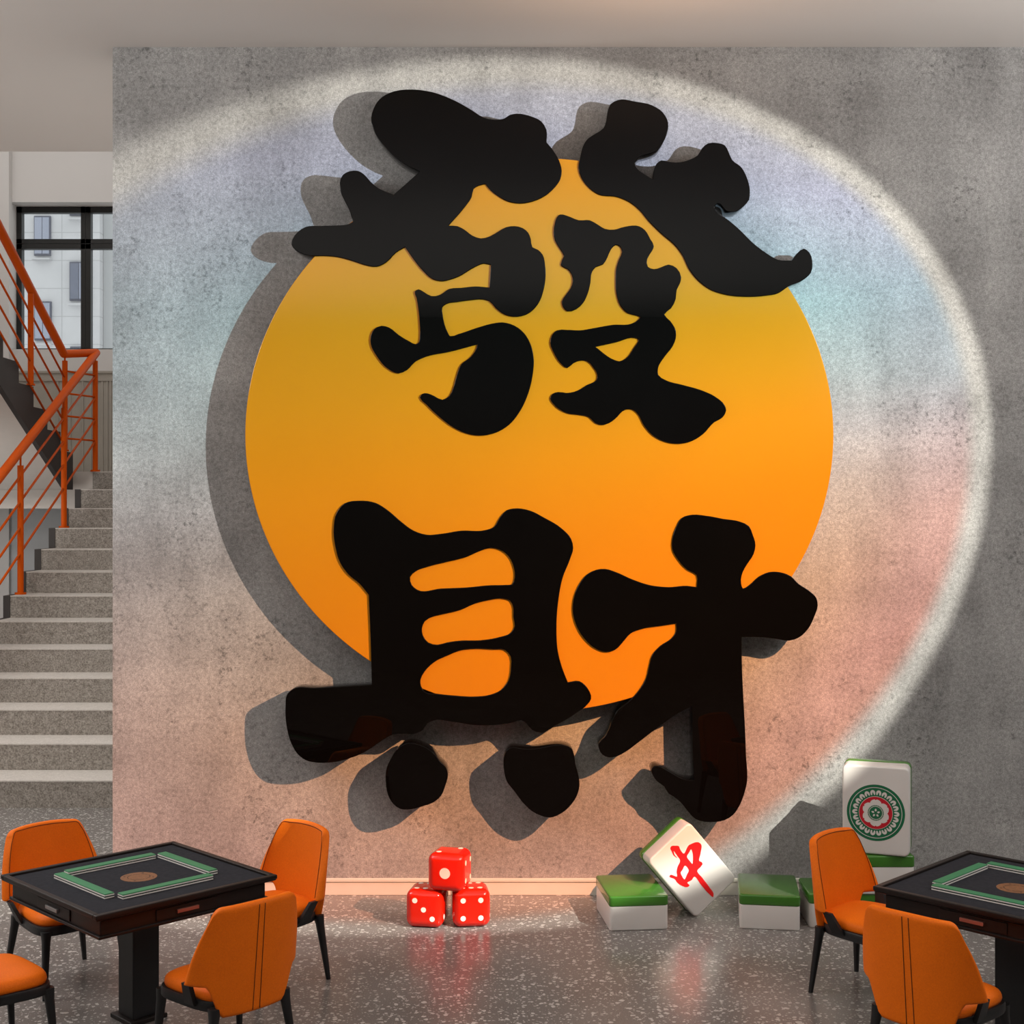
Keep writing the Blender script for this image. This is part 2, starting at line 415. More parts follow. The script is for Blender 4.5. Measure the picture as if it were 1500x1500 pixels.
# upper flight, coming back towards the room
U = thing('upper_staircase', 'upper stair flight with dark sawtooth stringer climbing from the landing', 'staircase', (0, 0, 0))
UX, UD, UY = -5.70, .4790, 17.46
top = []
for n in range(1, 12):
    y1, y0 = UY-(n-1)*UD, UY-n*UD
    zz = 13*RH+n*RH
    bm = B()
    box(bm, X0+.9, UX-.06, y0, y1, zz-RH-.04, zz); obj('step', bm, M['soffit'], U)
    top += [(y1, zz-RH), (y1, zz)]
end = (UY-11*UD, 13*RH+11*RH-.1)
low = lambda y: 2.79+.0+(UY-.05-y)*(RH/UD)
bm = B(); prism(bm, top+[end, (end[0], low(end[0])), (UY-.25, 2.89), (UY, 2.89)], 'x', UX-.06, UX); obj('stringer', bm, M['stringer'], U)
bm = B(); prism(bm, [(UY, 2.89), (UY, 3.05), (end[0], low(end[0])+.18), (end[0], low(end[0])), (UY-.25, 2.89)], 'x', X0+.9, UX-.06); obj('soffit', bm, M['soffit'], U)

# ---- railings
rl = thing('stair_railing', 'orange tubular steel railing with four thin bars along the lower stair flight', 'railing', (0, 0, 0))
RX = -5.46; PR = .034
hz = lambda y: 2.978+(y-14.34)*.5161
ys = [13.49-1.45, 13.49, 14.94, 16.39, 17.62]
for i, y in enumerate(ys):
    base = min(13, math.floor((y-SY)/RD)+1)*RH
    ztop = hz(y)-.17 if i < 4 else at(0, 528.5, y).z
    bm = B(); tube(bm, (RX, y, base), (RX, y, ztop), PR, n=16); tube(bm, (RX, y, ztop), (RX, y, hz(y)-.02), .012, n=8)
    p = obj('post', bm, M['orangepaint'], rl, True, 40)
    bm = B(); tube(bm, (RX, y, base), (RX, y, base+.022), .062, n=20); obj('base_plate', bm, M['orangepaint'], p, True, 40)
bm = B(); tube(bm, (RX, 12.0, hz(12.0)), (RX, 17.66, hz(17.66)), .052, n=18)
rail_end = Vector((RX, 17.66, hz(17.66)))
UPX = -5.672; uy0 = 17.02; uz = lambda y: 4.60+(uy0-y)*.533
tube(bm, rail_end, (UPX, uy0, uz(uy0)), .052, n=18)
bmesh.ops.create_icosphere(bm, subdivisions=2, radius=.052, matrix=Matrix.Translation(rail_end))
obj('handrail', bm, M['orangepaint'], rl, True, 40)
for k in range(4):
    dz = -.285*(k+1)
    bm = B(); tube(bm, (RX, 12.04, hz(12.04)+dz), (RX, 17.62, hz(17.62)+dz), .0135, n=8); obj('bar', bm, M['orangepaint'], rl, True)
for py in (547.5, 579.5, 612, 644.3):
    bm = B(); z = at(0, py, 17.4).z; tube(bm, (RX, 17.6, z), (UPX, 17.05, z), .0125, n=8); obj('bar', bm, M['orangepaint'], rl, True)
ru = thing('upper_stair_railing', 'orange steel railing climbing beside the dark stringer of the upper flight', 'railing', (0, 0, 0))
for i, (y, n) in enumerate(((17.06, 1), (15.85, 4), (14.64, 6), (13.43, 9))):
    base = 13*RH+n*RH
    ztop = at(0, 528.5, y).z if i == 0 else uz(y)-.05
    bm = B(); tube(bm, (UPX, y, base if i else 13*RH+RH), (UPX, y, ztop), .034, n=16)
    if i == 0: tube(bm, (UPX, y, ztop), (UPX, y, uz(y)-.02), .012, n=8)
    p = obj('post', bm, M['orangepaint'], ru, True, 40)
    bm = B(); tube(bm, (UPX, y, base), (UPX, y, base+.02), .05, n=20); obj('base_plate', bm, M['orangepaint'], p, True, 40)
bm = B(); tube(bm, (UPX, uy0, uz(uy0)), (UPX, 12.6, uz(12.6)), .052, n=18)
bmesh.ops.create_icosphere(bm, subdivisions=2, radius=.052, matrix=Matrix.Translation((UPX, uy0, uz(uy0))))
obj('handrail', bm, M['orangepaint'], ru, True, 40)
for k in range(4):
    dz = -.285*(k+1)
    bm = B(); tube(bm, (UPX, uy0, uz(uy0)+dz), (UPX, 12.7, uz(12.7)+dz), .0135, n=8); obj('bar', bm, M['orangepaint'], ru, True)

# ================================================================== THE SIGN
def crop(ox, oy, s):
    return lambda *pts: [((ox+p[0]/s), (oy+p[1]/s), *p[2:]) for p in pts]
a_, b_, c_, d_, e_ = crop(350, 110, 5), crop(600, 110, 5), crop(830, 110, 3.75), crop(520, 380, 5), crop(790, 380, 5)
f_, g_, h_, i_, j_ = crop(470, 720, 3.75), crop(820, 740, 3.75), crop(400, 960, 5), crop(680, 960, 5), crop(860, 1000, 5.357)
L1 = (a_((1245, 104)) + b_((160, 122), (330, 185), (460, 258), (540, 308), (630, 325), (690, 318), (730, 292), (785, 281), (880, 298), (965, 338), (1003, 400), (1003, 490, 1),
      (1055, 555), (1095, 625), (1115, 700), (1105, 760), (1060, 825), (990, 885), (900, 925), (810, 940), (720, 925), (640, 880), (590, 840), (557, 797, 1), (510, 808), (470, 830), (455, 890), (400, 970),
      (285, 1102, 1), (350, 1105), (400, 1130), (460, 1175), (520, 1195), (590, 1180), (650, 1145), (710, 1112), (770, 1105), (830, 1120), (870, 1155), (888, 1200), (900, 1260), (940, 1278), (975, 1315), (993, 1390))
      + d_((1397, 110), (1385, 210), (1345, 320), (1280, 390), (1190, 420), (1100, 405), (1030, 355), (985, 305), (940, 293), (860, 297), (750, 312), (665, 328), (640, 350), (642, 400), (655, 470), (680, 535), (695, 560),
      (760, 545), (900, 498), (1000, 470), (1080, 460), (1170, 485), (1240, 540), (1290, 630), (1310, 730), (1300, 860), (1270, 980), (1210, 1110), (1130, 1210), (1030, 1270), (920, 1290), (820, 1275), (720, 1230),
      (620, 1155), (520, 1060), (475, 1010), (490, 985), (530, 980), (580, 1000), (640, 1027), (690, 1000), (720, 940), (745, 850), (780, 765), (840, 720), (885, 660), (898, 622, 1), (700, 675), (500, 720), (440, 750),
      (380, 810), (320, 835), (240, 800), (160, 710), (115, 620), (115, 560), (140, 510), (195, 485), (250, 498), (320, 552), (400, 600), (445, 620), (468, 605), (475, 560), (472, 450), (462, 350), (450, 280), (437, 235),
      (465, 218), (500, 235), (560, 268), (620, 260), (690, 215), (780, 207), (880, 197), (985, 205, 1), (995, 40, 1), (945, 30), (870, 60), (760, 125), (690, 150), (640, 160), (570, 145), (500, 85), (430, 0))
      + a_((1217, 1260, 1), (1150, 1300), (1080, 1370), (1010, 1403), (920, 1390), (830, 1360), (720, 1332), (620, 1324), (540, 1325), (470, 1312), (412, 1280), (383, 1238), (392, 1200), (430, 1148), (485, 1112), (600, 1104), (720, 1100), (770, 1097), (805, 1090),
      (834, 1072, 1), (806, 985), (778, 930), (743, 850), (738, 790), (760, 730), (810, 703), (870, 700), (915, 725), (960, 775), (1010, 820), (1080, 855), (1133, 875, 1), (1325, 705, 1), (1250, 672), (1180, 630), (1110, 570),
      (1040, 490), (1000, 430), (975, 370), (968, 310), (985, 245), (1030, 175), (1100, 130), (1170, 110)))
R1 = c_((285, 135), (380, 145), (470, 165), (530, 205), (558, 260), (555, 310), (530, 370), (500, 412), (450, 432), (400, 447), (372, 485, 1), (385, 510), (430, 545), (475, 573, 1), (478, 530), (495, 485), (520, 468), (560, 475), (620, 478),
      (680, 462), (720, 440), (745, 400), (775, 375), (830, 372), (870, 385), (890, 420), (910, 465), (960, 505), (990, 560), (1008, 640), (1003, 685), (970, 722), (935, 748), (875, 745), (848, 712), (826, 706), (812, 728), (832, 762), (872, 784),
      (944, 842), (1023, 920), (1102, 980), (1160, 1013), (1237, 1018, 1), (1265, 980), (1305, 952), (1335, 975), (1352, 1040), (1343, 1085), (1300, 1125), (1215, 1163), (1170, 1195), (1080, 1213), (980, 1217), (880, 1207), (790, 1178),
      (720, 1125), (670, 1060), (640, 995), (600, 940), (520, 870), (450, 800), (400, 740), (350, 700), (280, 670), (175, 655), (125, 620), (80, 560), (65, 510), (75, 450), (90, 390), (115, 350), (160, 320), (203, 290), (218, 250), (225, 200), (240, 160))
R2 = (b_((1100, 1020), (1150, 1028), (1240, 1062), (1320, 1062), (1380, 1095), (1430, 1125)) + c_((262, 848), (320, 832), (400, 830), (430, 850), (460, 900), (480, 940), (470, 965), (443, 1010), (447, 1052), (480, 1065), (520, 1055), (560, 1040),
      (605, 1060), (630, 1110), (625, 1140), (605, 1180), (600, 1230), (575, 1280)) + e_((916, 403), (960, 450), (1000, 520), (1000, 580), (975, 640), (920, 710), (870, 800), (872, 845), (930, 885), (1050, 918), (1200, 962), (1290, 1005), (1360, 1070),
      (1370, 1105), (1345, 1155), (1280, 1195), (1200, 1280), (1120, 1330), (1020, 1350), (920, 1335), (840, 1295), (770, 1220), (720, 1130), (690, 1103), (650, 1097), (610, 1112), (570, 1155), (510, 1200), (455, 1213), (410, 1198), (365, 1155),
      (290, 1138), (210, 1128), (150, 1100), (100, 1055), (80, 1020), (95, 985), (140, 970), (200, 977), (280, 960), (350, 918), (420, 880), (425, 845), (395, 790), (350, 745), (310, 740), (250, 760), (205, 795), (160, 765), (110, 690), (80, 610),
      (95, 550), (130, 518), (200, 515), (300, 518), (400, 502), (540, 478), (680, 468), (717, 448), (738, 422), (715, 412), (650, 395), (595, 340), (565, 250), (560, 150), (565, 60)) + c_((289, 1010), (305, 970), (292, 940), (270, 933), (245, 955),
      (225, 1000), (200, 1040), (160, 1055), (140, 1080)) + e_((375, 170), (355, 250), (320, 320), (270, 365), (205, 380), (175, 350), (165, 310), (190, 265), (230, 210), (245, 160), (235, 105), (205, 70), (165, 50), (157, 35))
      + b_((1130, 1325), (1100, 1270), (1065, 1210), (1055, 1150), (1065, 1080), (1080, 1040)))
R2H = e_((412, 640, 1), (560, 608), (700, 575), (725, 582), (690, 650), (640, 720), (585, 745), (550, 735))
BEI = (f_((210, 50), (300, 62), (370, 105), (440, 165), (510, 215), (580, 237), (660, 232), (770, 215), (900, 212), (950, 195), (985, 140), (1020, 103), (1080, 92), (1150, 105), (1230, 145), (1320, 200), (1375, 260), (1387, 310), (1370, 370),
      (1330, 470), (1305, 600), (1295, 740), (1303, 880), (1330, 980), (1357, 1048, 1), (1420, 1042), (1465, 1080), (1485, 1140), (1465, 1170), (1400, 1220), (1300, 1280), (1210, 1325), (1160, 1310), (1130, 1275), (1100, 1257), (1060, 1268),
      (960, 1283), (840, 1283), (720, 1265), (620, 1258), (585, 1275), (560, 1310), (520, 1330)) + h_((950, 575), (880, 580), (820, 610), (740, 665), (640, 725), (560, 755), (480, 778), (400, 787), (320, 787), (240, 770), (180, 725), (130, 640),
      (100, 530), (90, 380), (105, 280), (145, 245), (300, 238), (430, 232), (580, 222), (722, 215, 1)) + f_((272, 800), (262, 567, 1), (210, 505), (150, 455), (105, 390), (80, 310), (70, 200), (85, 120), (130, 65)))
BH = [f_((490, 470), (520, 440), (600, 410), (700, 385), (800, 360), (880, 325), (930, 310), (980, 318), (1030, 355), (1060, 420), (1065, 470), (1050, 510), (1020, 513), (930, 515), (800, 527), (660, 533), (530, 540), (500, 515)),
      f_((555, 755), (570, 715), (610, 690), (680, 672), (770, 650), (850, 615), (920, 597), (1000, 588), (1040, 600), (1057, 640), (1057, 690), (1065, 740), (1045, 775), (980, 800), (880, 817), (760, 820), (690, 830), (640, 842), (590, 830), (560, 790)),
      f_((547, 1035), (570, 990), (620, 940), (700, 900), (770, 872), (850, 863), (950, 867), (1010, 870), (1042, 905), (1045, 960), (1030, 1040), (990, 1090), (930, 1117), (840, 1127), (740, 1122), (640, 1112), (570, 1100), (550, 1070))]
DOT1 = h_((985, 640), (1060, 650), (1130, 680), (1185, 725), (1220, 775), (1265, 820), (1280, 870), (1260, 960), (1230, 1030), (1170, 1080), (1100, 1105), (1010, 1128), (930, 1125), (880, 1090), (840, 1020), (825, 930), (830, 830), (870, 745), (920, 675))
DOT2 = i_((345, 672), (400, 678), (470, 685), (540, 680), (600, 668), (660, 656), (740, 660), (785, 680), (805, 730), (815, 800), (835, 870), (845, 950), (825, 1030), (770, 1110), (700, 1165), (625, 1190), (560, 1175), (500, 1145), (430, 1080), (370, 1000), (310, 920), (290, 830), (290, 750), (307, 700))
CAI = (g_((730, 52), (800, 57), (900, 75), (990, 90), (1040, 115), (1060, 160), (1076, 220), (1065, 270), (1030, 325), (1005, 370), (997, 430), (1007, 458), (1040, 440), (1090, 395), (1150, 368), (1210, 368), (1270, 390), (1310, 430), (1370, 470),
      (1410, 510), (1418, 550), (1400, 610), (1365, 680), (1310, 730), (1260, 745), (1190, 735), (1090, 725), (1000, 725, 1), (1001, 860)) + j_((1229, 150), (1240, 350), (1248, 560), (1253, 800), (1235, 870), (1195, 970), (1145, 1040),
      (1080, 1080), (1000, 1095), (920, 1093), (850, 1070), (800, 1020), (740, 945), (680, 895), (640, 870), (605, 815), (550, 775), (515, 725), (505, 690), (520, 660), (545, 652), (590, 665), (650, 700), (710, 735), (770, 760), (838, 765, 1),
      (832, 600), (828, 400), (824, 185, 1), (700, 250), (600, 320), (500, 395), (400, 472), (300, 545), (230, 580), (170, 588), (120, 565), (92, 515), (90, 475), (135, 430), (170, 370), (200, 290), (235, 220), (325, 148)) + g_((440, 1010), (475, 950),
      (492, 880), (510, 820), (550, 775), (615, 730), (640, 695), (640, 650, 1), (560, 662), (450, 680), (390, 705), (345, 755), (305, 795), (255, 807), (200, 790), (140, 740), (95, 670), (72, 590), (80, 500), (110, 430), (150, 380), (200, 355),
      (250, 350), (310, 368), (400, 408), (500, 440), (600, 450), (700, 443), (753, 450, 1), (752, 385), (700, 355), (650, 300), (618, 240), (618, 190), (640, 120), (670, 70)))
SF = WALL_Y-.252                        # front plane of the lettering
DF = SF+.014                            # front plane of the sun disc
cx, cz = at(790, 0, SF).x, at(0, 637, SF).z
sign = thing('wall_sign', 'big glossy black calligraphy 發財 over an orange sun disc on the concrete wall', 'sign', (cx, SF, cz))
def to_local(loop, Y): return [((p[0]-750)*Y/F_PX-cx, CAM_Z-(p[1]-750)*Y/F_PX-cz) for p in loop]
def sign_part(name, loops, Y, depth, bevel, mat):
    me = filled_mesh([to_local(smooth_loop(l), Y) for l in loops], depth, bevel)
    o = obj(name, me, mat, sign, True, 35)
    o.rotation_euler = (PI/2, 0, 0); o.location = (0, Y-SF+depth/2, 0)
    return o
ell = [(790+431*math.cos(t), 637+405.5*math.sin(t)) for t in [2*PI*k/256 for k in range(256)]]
me = filled_mesh([to_local(ell, DF)], .12, .004)
o = obj('sun_disc', me, M['orangegloss'], sign, True, 35); o.rotation_euler = (PI/2, 0, 0); o.location = (0, DF-SF+.06, 0); o['label'] = 'glossy orange sun disc'
TH = .165
for loops in ([L1], [R1], [R2, R2H], [BEI]+BH, [DOT1], [DOT2], [CAI]): sign_part('character_stroke', loops, SF, TH, .004, M['blackgloss'])
for px, py in ((500, 700), (1100, 620), (800, 350), (780, 930), (600, 200), (930, 220), (1130, 385), (460, 1060), (610, 1140), (795, 1140), (1060, 1130), (900, 1085), (460, 350), (1050, 270)):
    bm = B(); p = at(px, py, SF+.1); tube(bm, (p.x-cx, .12, p.z-cz), (p.x-cx, WALL_Y-SF, p.z-cz), .02, n=12); obj('standoff', bm, M['blackwood'], sign, True, 40)

# ================================================================== DICE
PIPS = {1: [(0, 0)], 2: [(-1, -1), (1, 1)], 3: [(-1, 1), (0, 0), (1, -1)], 4: [(-1, -1), (1, 1), (-1, 1), (1, -1)], 5: [(-1, -1), (1, 1), (-1, 1), (1, -1), (0, 0)],
        6: [(-1, -1), (0, -1), (1, -1), (-1, 1), (0, 1), (1, 1)]}
def die(label, x, y, z, rot, faces, s=.236):
    t = thing('die', label, 'die', (x, y, z), rot, 'stacked red dice')
    h = s/2
    bm = B(); rbox_mesh(bm, h, h, h, .050, 8, off=(0, 0, h)); body = obj('body', bm, M['dice'], t, True)
    for face, num in faces.items():
        nrm, u, w = {'front': ((0, -1, 0), (1, 0, 0), (0, 0, 1)), 'top': ((0, 0, 1), (1, 0, 0), (0, 1, 0)), 'right': ((1, 0, 0), (0, 1, 0), (0, 0, 1)), 'left': ((-1, 0, 0), (0, 1, 0), (0, 0, 1)), 'back': ((0, 1, 0), (1, 0, 0), (0, 0, 1))}[face]
        nrm, u, w = Vector(nrm), Vector(u), Vector(w)
        for (i, j) in PIPS[num]:
            if face in ('right', 'left') and num == 6: i, j = j, i
            c = Vector((0, 0, h))+nrm*(h+.0008)+u*i*s*.235+w*j*s*.235
            r = .034 if num == 1 else .0165
            bm = B(); tube(bm, c-nrm*.004, c, r, n=24)
            obj('pip', bm, M['pip'], t)
    return t
die('red die on the floor showing three white pips, under its stack', -.534, 8.505, 0, math.radians(-9), {'front': 3, 'top': 6, 'right': 2, 'left': 5})
die('red die on the floor showing four white pips to the front', -.264, 8.515, 0, math.radians(7), {'front': 4, 'top': 6, 'left': 2, 'right': 5})
die('red die on top of the other two, one large pip in front', -.391, 8.47, .236, math.radians(-13), {'front': 1, 'top': 2, 'right': 4, 'left': 3})

# ================================================================== GIANT MAHJONG TILES
def tile_parts(t, w, d, h, r=.022):     # local: lying, white face down at z=0, green back up; w along x, d along y
    g = h*.29
    bm = B(); rbox_mesh(bm, w/2-.003, d/2-.003, (h-g)/2, .009, 4, off=(0, 0, (h-g)/2), R=.022); 
    bo = obj('ivory_body', bm, M['twhite'], t, True)
    bm = B(); rbox_mesh(bm, w/2, d/2, g/2+.002, .012, 4, off=(0, 0, h-g/2-.002), R=.024); obj('green_back', bm, M['tgreen'], t, True)
    return bo
def lying(label, x, y, z, rot, w=.375, d=.507, h=.215):
    t = thing('mahjong_tile', label, 'mahjong tile', (x, y, z), rot, 'giant mahjong tiles by the wall'); tile_parts(t, w, d, h); return t
lying('giant tile lying green side up with the red character tile leaning on it', .762, 8.604, 0, .11)
lying('giant tile lying green side up alone on the floor, just beyond the leaning one', 1.639, 8.613, 0, -.143)
lying('giant floor tile at the bottom of the stack behind an orange chair', 2.115, 8.585, 0, -.03, .507, .375)
lying('giant tile lying flat in the stack, directly under the upright circle tile', 2.244, 8.582, .215, 0, .54, .40, .241)

def standing(label, loc, rot_m, w, d, h):
    t = thing('mahjong_tile', label, 'mahjong tile', loc, 0, 'giant mahjong tiles by the wall')
    t.matrix_world = Matrix.Translation(loc) @ rot_m
    return t
# leaning tile: local frame x width, y depth (front = -y), z height, centred
Rl = Matrix.Rotation(.22, 4, 'Z') @ Matrix.Rotation(-.01, 4, 'X') @ Matrix.Rotation(-.702, 4, 'Y')
tw, td, th_ = .375, .507, .215
def upright_parts(t, w, hgt, th):
    g = th*.29
    bm = B(); rbox_mesh(bm, w/2-.003, (th-g)/2, hgt/2-.003, .013, 5, off=(0, -th/2+(th-g)/2, 0), R=.034, axis='y'); bo = obj('ivory_body', bm, M['twhite'], t, True)
    bm = B(); rbox_mesh(bm, w/2, g/2+.002, hgt/2, .010, 5, off=(0, th/2-g/2-.002, 0), R=.034, axis='y'); obj('green_back', bm, M['tgreen'], t, True)
    return bo
lt = thing('mahjong_tile', 'giant white tile with a red brush character, tilted on one corner', 'mahjong tile', (1.135, 8.723, .303), 0, 'giant mahjong tiles by the wall')
lt.rotation_euler = Rl.to_euler(); upright_parts(lt, tw, td, th_)
MW = Matrix.Translation((1.135, 8.723, .291)) @ Rl
INV = MW.inverted()
def tile_uv(px, py):                    # pixel of the photograph -> point on the tile's face, tile coordinates
    o3 = INV @ Vector((0, 0, CAM_Z)); d3 = INV @ at(px, py, 8.0) - o3
    t = (-th_/2-o3.y)/d3.y; q = o3+d3*t
    return (q.x, q.z)
k_ = crop(920, 1190, 1500/170)
G1 = k_((545, 490), (560, 462), (610, 455), (655, 460), (672, 500), (715, 555), (790, 445), (815, 432), (920, 415), (938, 430), (935, 560), (925, 655), (950, 665), (962, 690), (940, 725), (895, 775), (960, 870), (1050, 990), (1105, 1085), (1100, 1115), (1040, 1070),
        (950, 970), (850, 858), (820, 900), (780, 920), (765, 930), (795, 970), (770, 988), (700, 975), (640, 935), (600, 885), (535, 850), (545, 835), (600, 845), (630, 855), (628, 790), (640, 730), (672, 640), (640, 590), (590, 525), (600, 570), (635, 610), (600, 590), (560, 520))
H1 = k_((760, 595), (790, 540), (815, 500), (832, 540), (838, 620), (830, 690), (800, 655))
H2 = k_((735, 712), (785, 775), (760, 830), (728, 890), (695, 845), (680, 800), (700, 770))
def ink(name, loops, mat, parent, yface, depth=.002):
    me = filled_mesh(loops, depth, 0, 0); o = obj(name, me, mat, parent); o.rotation_euler = (PI/2, 0, 0); o.location = (0, yface, 0); return o
o = ink('painted_character', [[tile_uv(*p) for p in smooth_loop(l, 1.2)] for l in (G1, H1, H2)], M['ink_red'], lt, -th_/2-.0005); o['label'] = 'red brush character'
# upright circle tile
sc = 1.10
cw, chh, cth = tw*sc, td*1.10, th_*sc
ct = thing('mahjong_tile', 'giant upright tile with a green and red circle flower, topmost of its stack', 'mahjong tile', (0, 0, 0), 0, 'giant mahjong tiles by the wall')
ca = -.33; front = Vector((2.272, 8.40, .4565+chh/2)); nb = Vector((-math.sin(ca), math.cos(ca), 0))
ct.location = front+nb*cth/2; ct.rotation_euler = (0, 0, ca); upright_parts(ct, cw, chh, cth)
def circ(r, n=64, c=(0, 0)): return [(c[0]+r*math.cos(2*PI*k/n), c[1]+r*math.sin(2*PI*k/n)) for k in range(n)]
Rr = .176; ez = -.014
layer = [0]
def lay(loops, mat_i, acc):
    layer[0] += 1
    me = filled_mesh([[(p[0]*Rr, p[1]*Rr+ez) for p in l] for l in loops], .001, 0, 0)
    acc.append((me, mat_i, layer[0]))
acc = []
lay([circ(1)], 0, acc)
lay([circ(.905), circ(.885)[::-1]], 1, acc)
for k in range(22):
    a = 2*PI*k/22; ca_, sa_ = math.cos(a), math.sin(a)
    arch = []
    for q in range(11): t = PI*q/10; arch.append((.71+.10*math.sin(t), .088*math.cos(t)))
    arch += [(.645, -.075), (.625, -.05), (.645, -.030), (.715, -.014), (.735, 0), (.715, .014), (.645, .030), (.625, .05), (.645, .075)]
    lay([[(p[0]*ca_-p[1]*sa_, p[0]*sa_+p[1]*ca_) for p in arch]], 1, acc)
lay([circ(.585)], 1, acc); lay([circ(.57)], 2, acc)
fl_ = []
for k in range(180):
    a = 2*PI*k/180; r = .385+.095*abs(math.sin(3*a))**.6
    r -= .03*math.exp(-((math.sin(3*a)**2-1)/.02)**2) if abs(math.sin(3*a)) > .9 else 0
    fl_.append((r*math.cos(a), r*math.sin(a)))
lay([fl_], 1, acc)
sp_ = []
for k in range(96): a = 2*PI*k/96; r = .29 if k % 2 else .255; sp_.append((r*math.cos(a), r*math.sin(a)))
lay([sp_], 0, acc); lay([circ(.24), circ(.222)[::-1]], 1, acc)
for k in range(5):
    a = PI/2+2*PI*k/5; ca_, sa_ = math.cos(a), math.sin(a)
    pet = [(.05, 0), (.085, -.036), (.125, -.028), (.155, 0), (.125, .028), (.085, .036)]
    lay([[(p[0]*ca_-p[1]*sa_, p[0]*sa_+p[1]*ca_) for p in smooth_loop([(x*10, y*10) for x, y in pet], .1)]] if False else [[(p[0]*ca_-p[1]*sa_, p[0]*sa_+p[1]*ca_) for p in pet]], 1, acc)
bm = B()
order = {}
for me, mi, ly in acc:
    tb_ = B(); tb_.from_mesh(me)
    rank = 0 if ly == 1 else (1 if ly <= 24 else ly-23)
    for v in tb_.verts: v.co.z += .0005+.0006*rank
    for f in tb_.faces: f.material_index = mi
    tmp = bpy.data.meshes.new('t'); tb_.to_mesh(tmp); tb_.free()
    bm.from_mesh(tmp); bpy.data.meshes.remove(tmp); bpy.data.meshes.remove(me)
o = obj('circle_emblem', bm, [M['ink_green'], M['twhite'], M['ink_crimson']], ct); o.rotation_euler = (PI/2, 0, 0); o.location = (0, -cth/2, 0); o['label'] = 'green and red circle flower'

# ================================================================== MAHJONG TABLES
TS, TZ = 1.01, .733
def make_table(label, x, y):
    t = thing('mahjong_table', label, 'table', (x, y, 0), PI/4)
    h = TS/2; fr = .032
    bm = B()
    for (a, b, c, d) in ((-h, h, -h, -h+fr), (-h, h, h-fr, h), (-h, -h+fr, -h+fr, h-fr), (h-fr, h, -h+fr, h-fr)): box(bm, a, b, c, d, TZ-.022, TZ, bev=.005)
    obj('top_frame', bm, M['wood'], t)
    bm = B(); box(bm, -h+fr-.002, h-fr+.002, -h+fr-.002, h-fr+.002, TZ-.022, TZ-.012); obj('felt_top', bm, M['felt'], t)
    # coved moulding under the rim
    bm = B(); i1, i2 = h-.006, h-.045
    ring = [[bm.verts.new((sx*q, sy*q, z)) for sx, sy in ((-1, -1), (1, -1), (1, 1), (-1, 1))] for q, z in ((i1, TZ-.022), (i1, TZ-.028), (h-.03, TZ-.036), (i2, TZ-.042))]
    for a, b in zip(ring, ring[1:]):
        for k in range(4): bm.faces.new((a[k], a[(k+1) % 4], b[(k+1) % 4], b[k]))
    bm.faces.new(ring[0]); bm.faces.new(ring[-1]); obj('moulding', bm, M['wood'], t)
    bm = B(); box(bm, -i2, i2, -i2, i2, TZ-.118, TZ-.042, bev=.004); box(bm, -i2-.012, i2+.012, -i2-.012, i2+.012, TZ-.127, TZ-.112, bev=.004)
    obj('apron', bm, M['wood'], t)
    for k in range(4):
        rot = Matrix.Rotation(k*PI/2, 4, 'Z')
        bm = B(); box(bm, -.17, .17, -i2-.006, -i2+.01, TZ-.106, TZ-.050, bev=.003)
        bmesh.ops.transform(bm, matrix=rot, verts=bm.verts[:]); dr = obj('drawer', bm, M['wood'], t)
        bm = B(); box(bm, -.06, .06, -i2-.018, -i2-.004, TZ-.086, TZ-.068, bev=.002)
        bmesh.ops.transform(bm, matrix=rot, verts=bm.verts[:]); obj('handle', bm, M['copper'] if k in (0, 2) else M['steel'], dr)
    bm = B(); box(bm, -.075, .075, -.075, .075, .022, TZ-.12, bev=.006); obj('pedestal', bm, M['blackwood'], t)
    bm = B(); box(bm, -.105, .105, -.105, .105, 0, .024, bev=.005); obj('base_plate', bm, M['wood'], t)
    bm = B(); disc(bm, (0, 0, TZ-.0112), .092, (0, 0, 1), 48, 0)
    for k in range(40):
        a = 2*PI*k/40
        if k % 10 in (0,): continue
        a2 = a+2*PI/40
        vs = [bm.verts.new((r*math.cos(q), r*math.sin(q), TZ-.0106)) for r, q in ((.054, a), (.058, a), (.058, a2), (.054, a2))]; f = bm.faces.new(vs); f.material_index = 1
    for k in range(4):
        a = PI/4+k*PI/2; disc(bm, (.074*math.cos(a), .074*math.sin(a), TZ-.0106), .006, (0, 0, 1), 12, 1)
    obj('centre_medallion', bm, [M['bronze'], M['bronzeline']], t)
    return t
t1c, t2c = (-1.921, 6.923), (2.515, 6.715)
T1 = make_table('black square mahjong table near the stairs with an orange chair on each side', *t1c)
T2 = dup(T1, (t2c[0], t2c[1], 0), PI/4+PI/2, 'black square mahjong table cut by the picture edge, near the circle tile')
def tile_row(label, tc, u0, u1, v0, v1, grp):
    along_u = (u1-u0) > (v1-v0)
    r = math.sqrt(.5); cu, cv = (u0+u1)/2, (v0+v1)/2
    t = thing('mahjong_tile_row', label, 'tile row', (tc[0]+(cu-cv)*r, tc[1]+(cu+cv)*r, TZ-.0118), PI/4+(0 if along_u else PI/2), grp)
    L, w = max(u1-u0, v1-v0)/2, min(u1-u0, v1-v0)/2
    for k in range(2):
        z = k*.012
        bm = B(); box(bm, -L, L, -w, w, z, z+.0062, 0, .001); box(bm, -L, L, -w+.001, w-.001, z+.0055, z+.0118, 1, .002)
        obj('lower_tier' if k == 0 else 'upper_tier', bm, [M['rowwhite'], M['rowgreen'] if k else M['rowshaded']], t)
    return t
rows = ((-.321, -.269, -.242, .286), (-.250, .253, .266, .318), (.272, .324, -.228, .282), (-.261, .246, -.311, -.259))
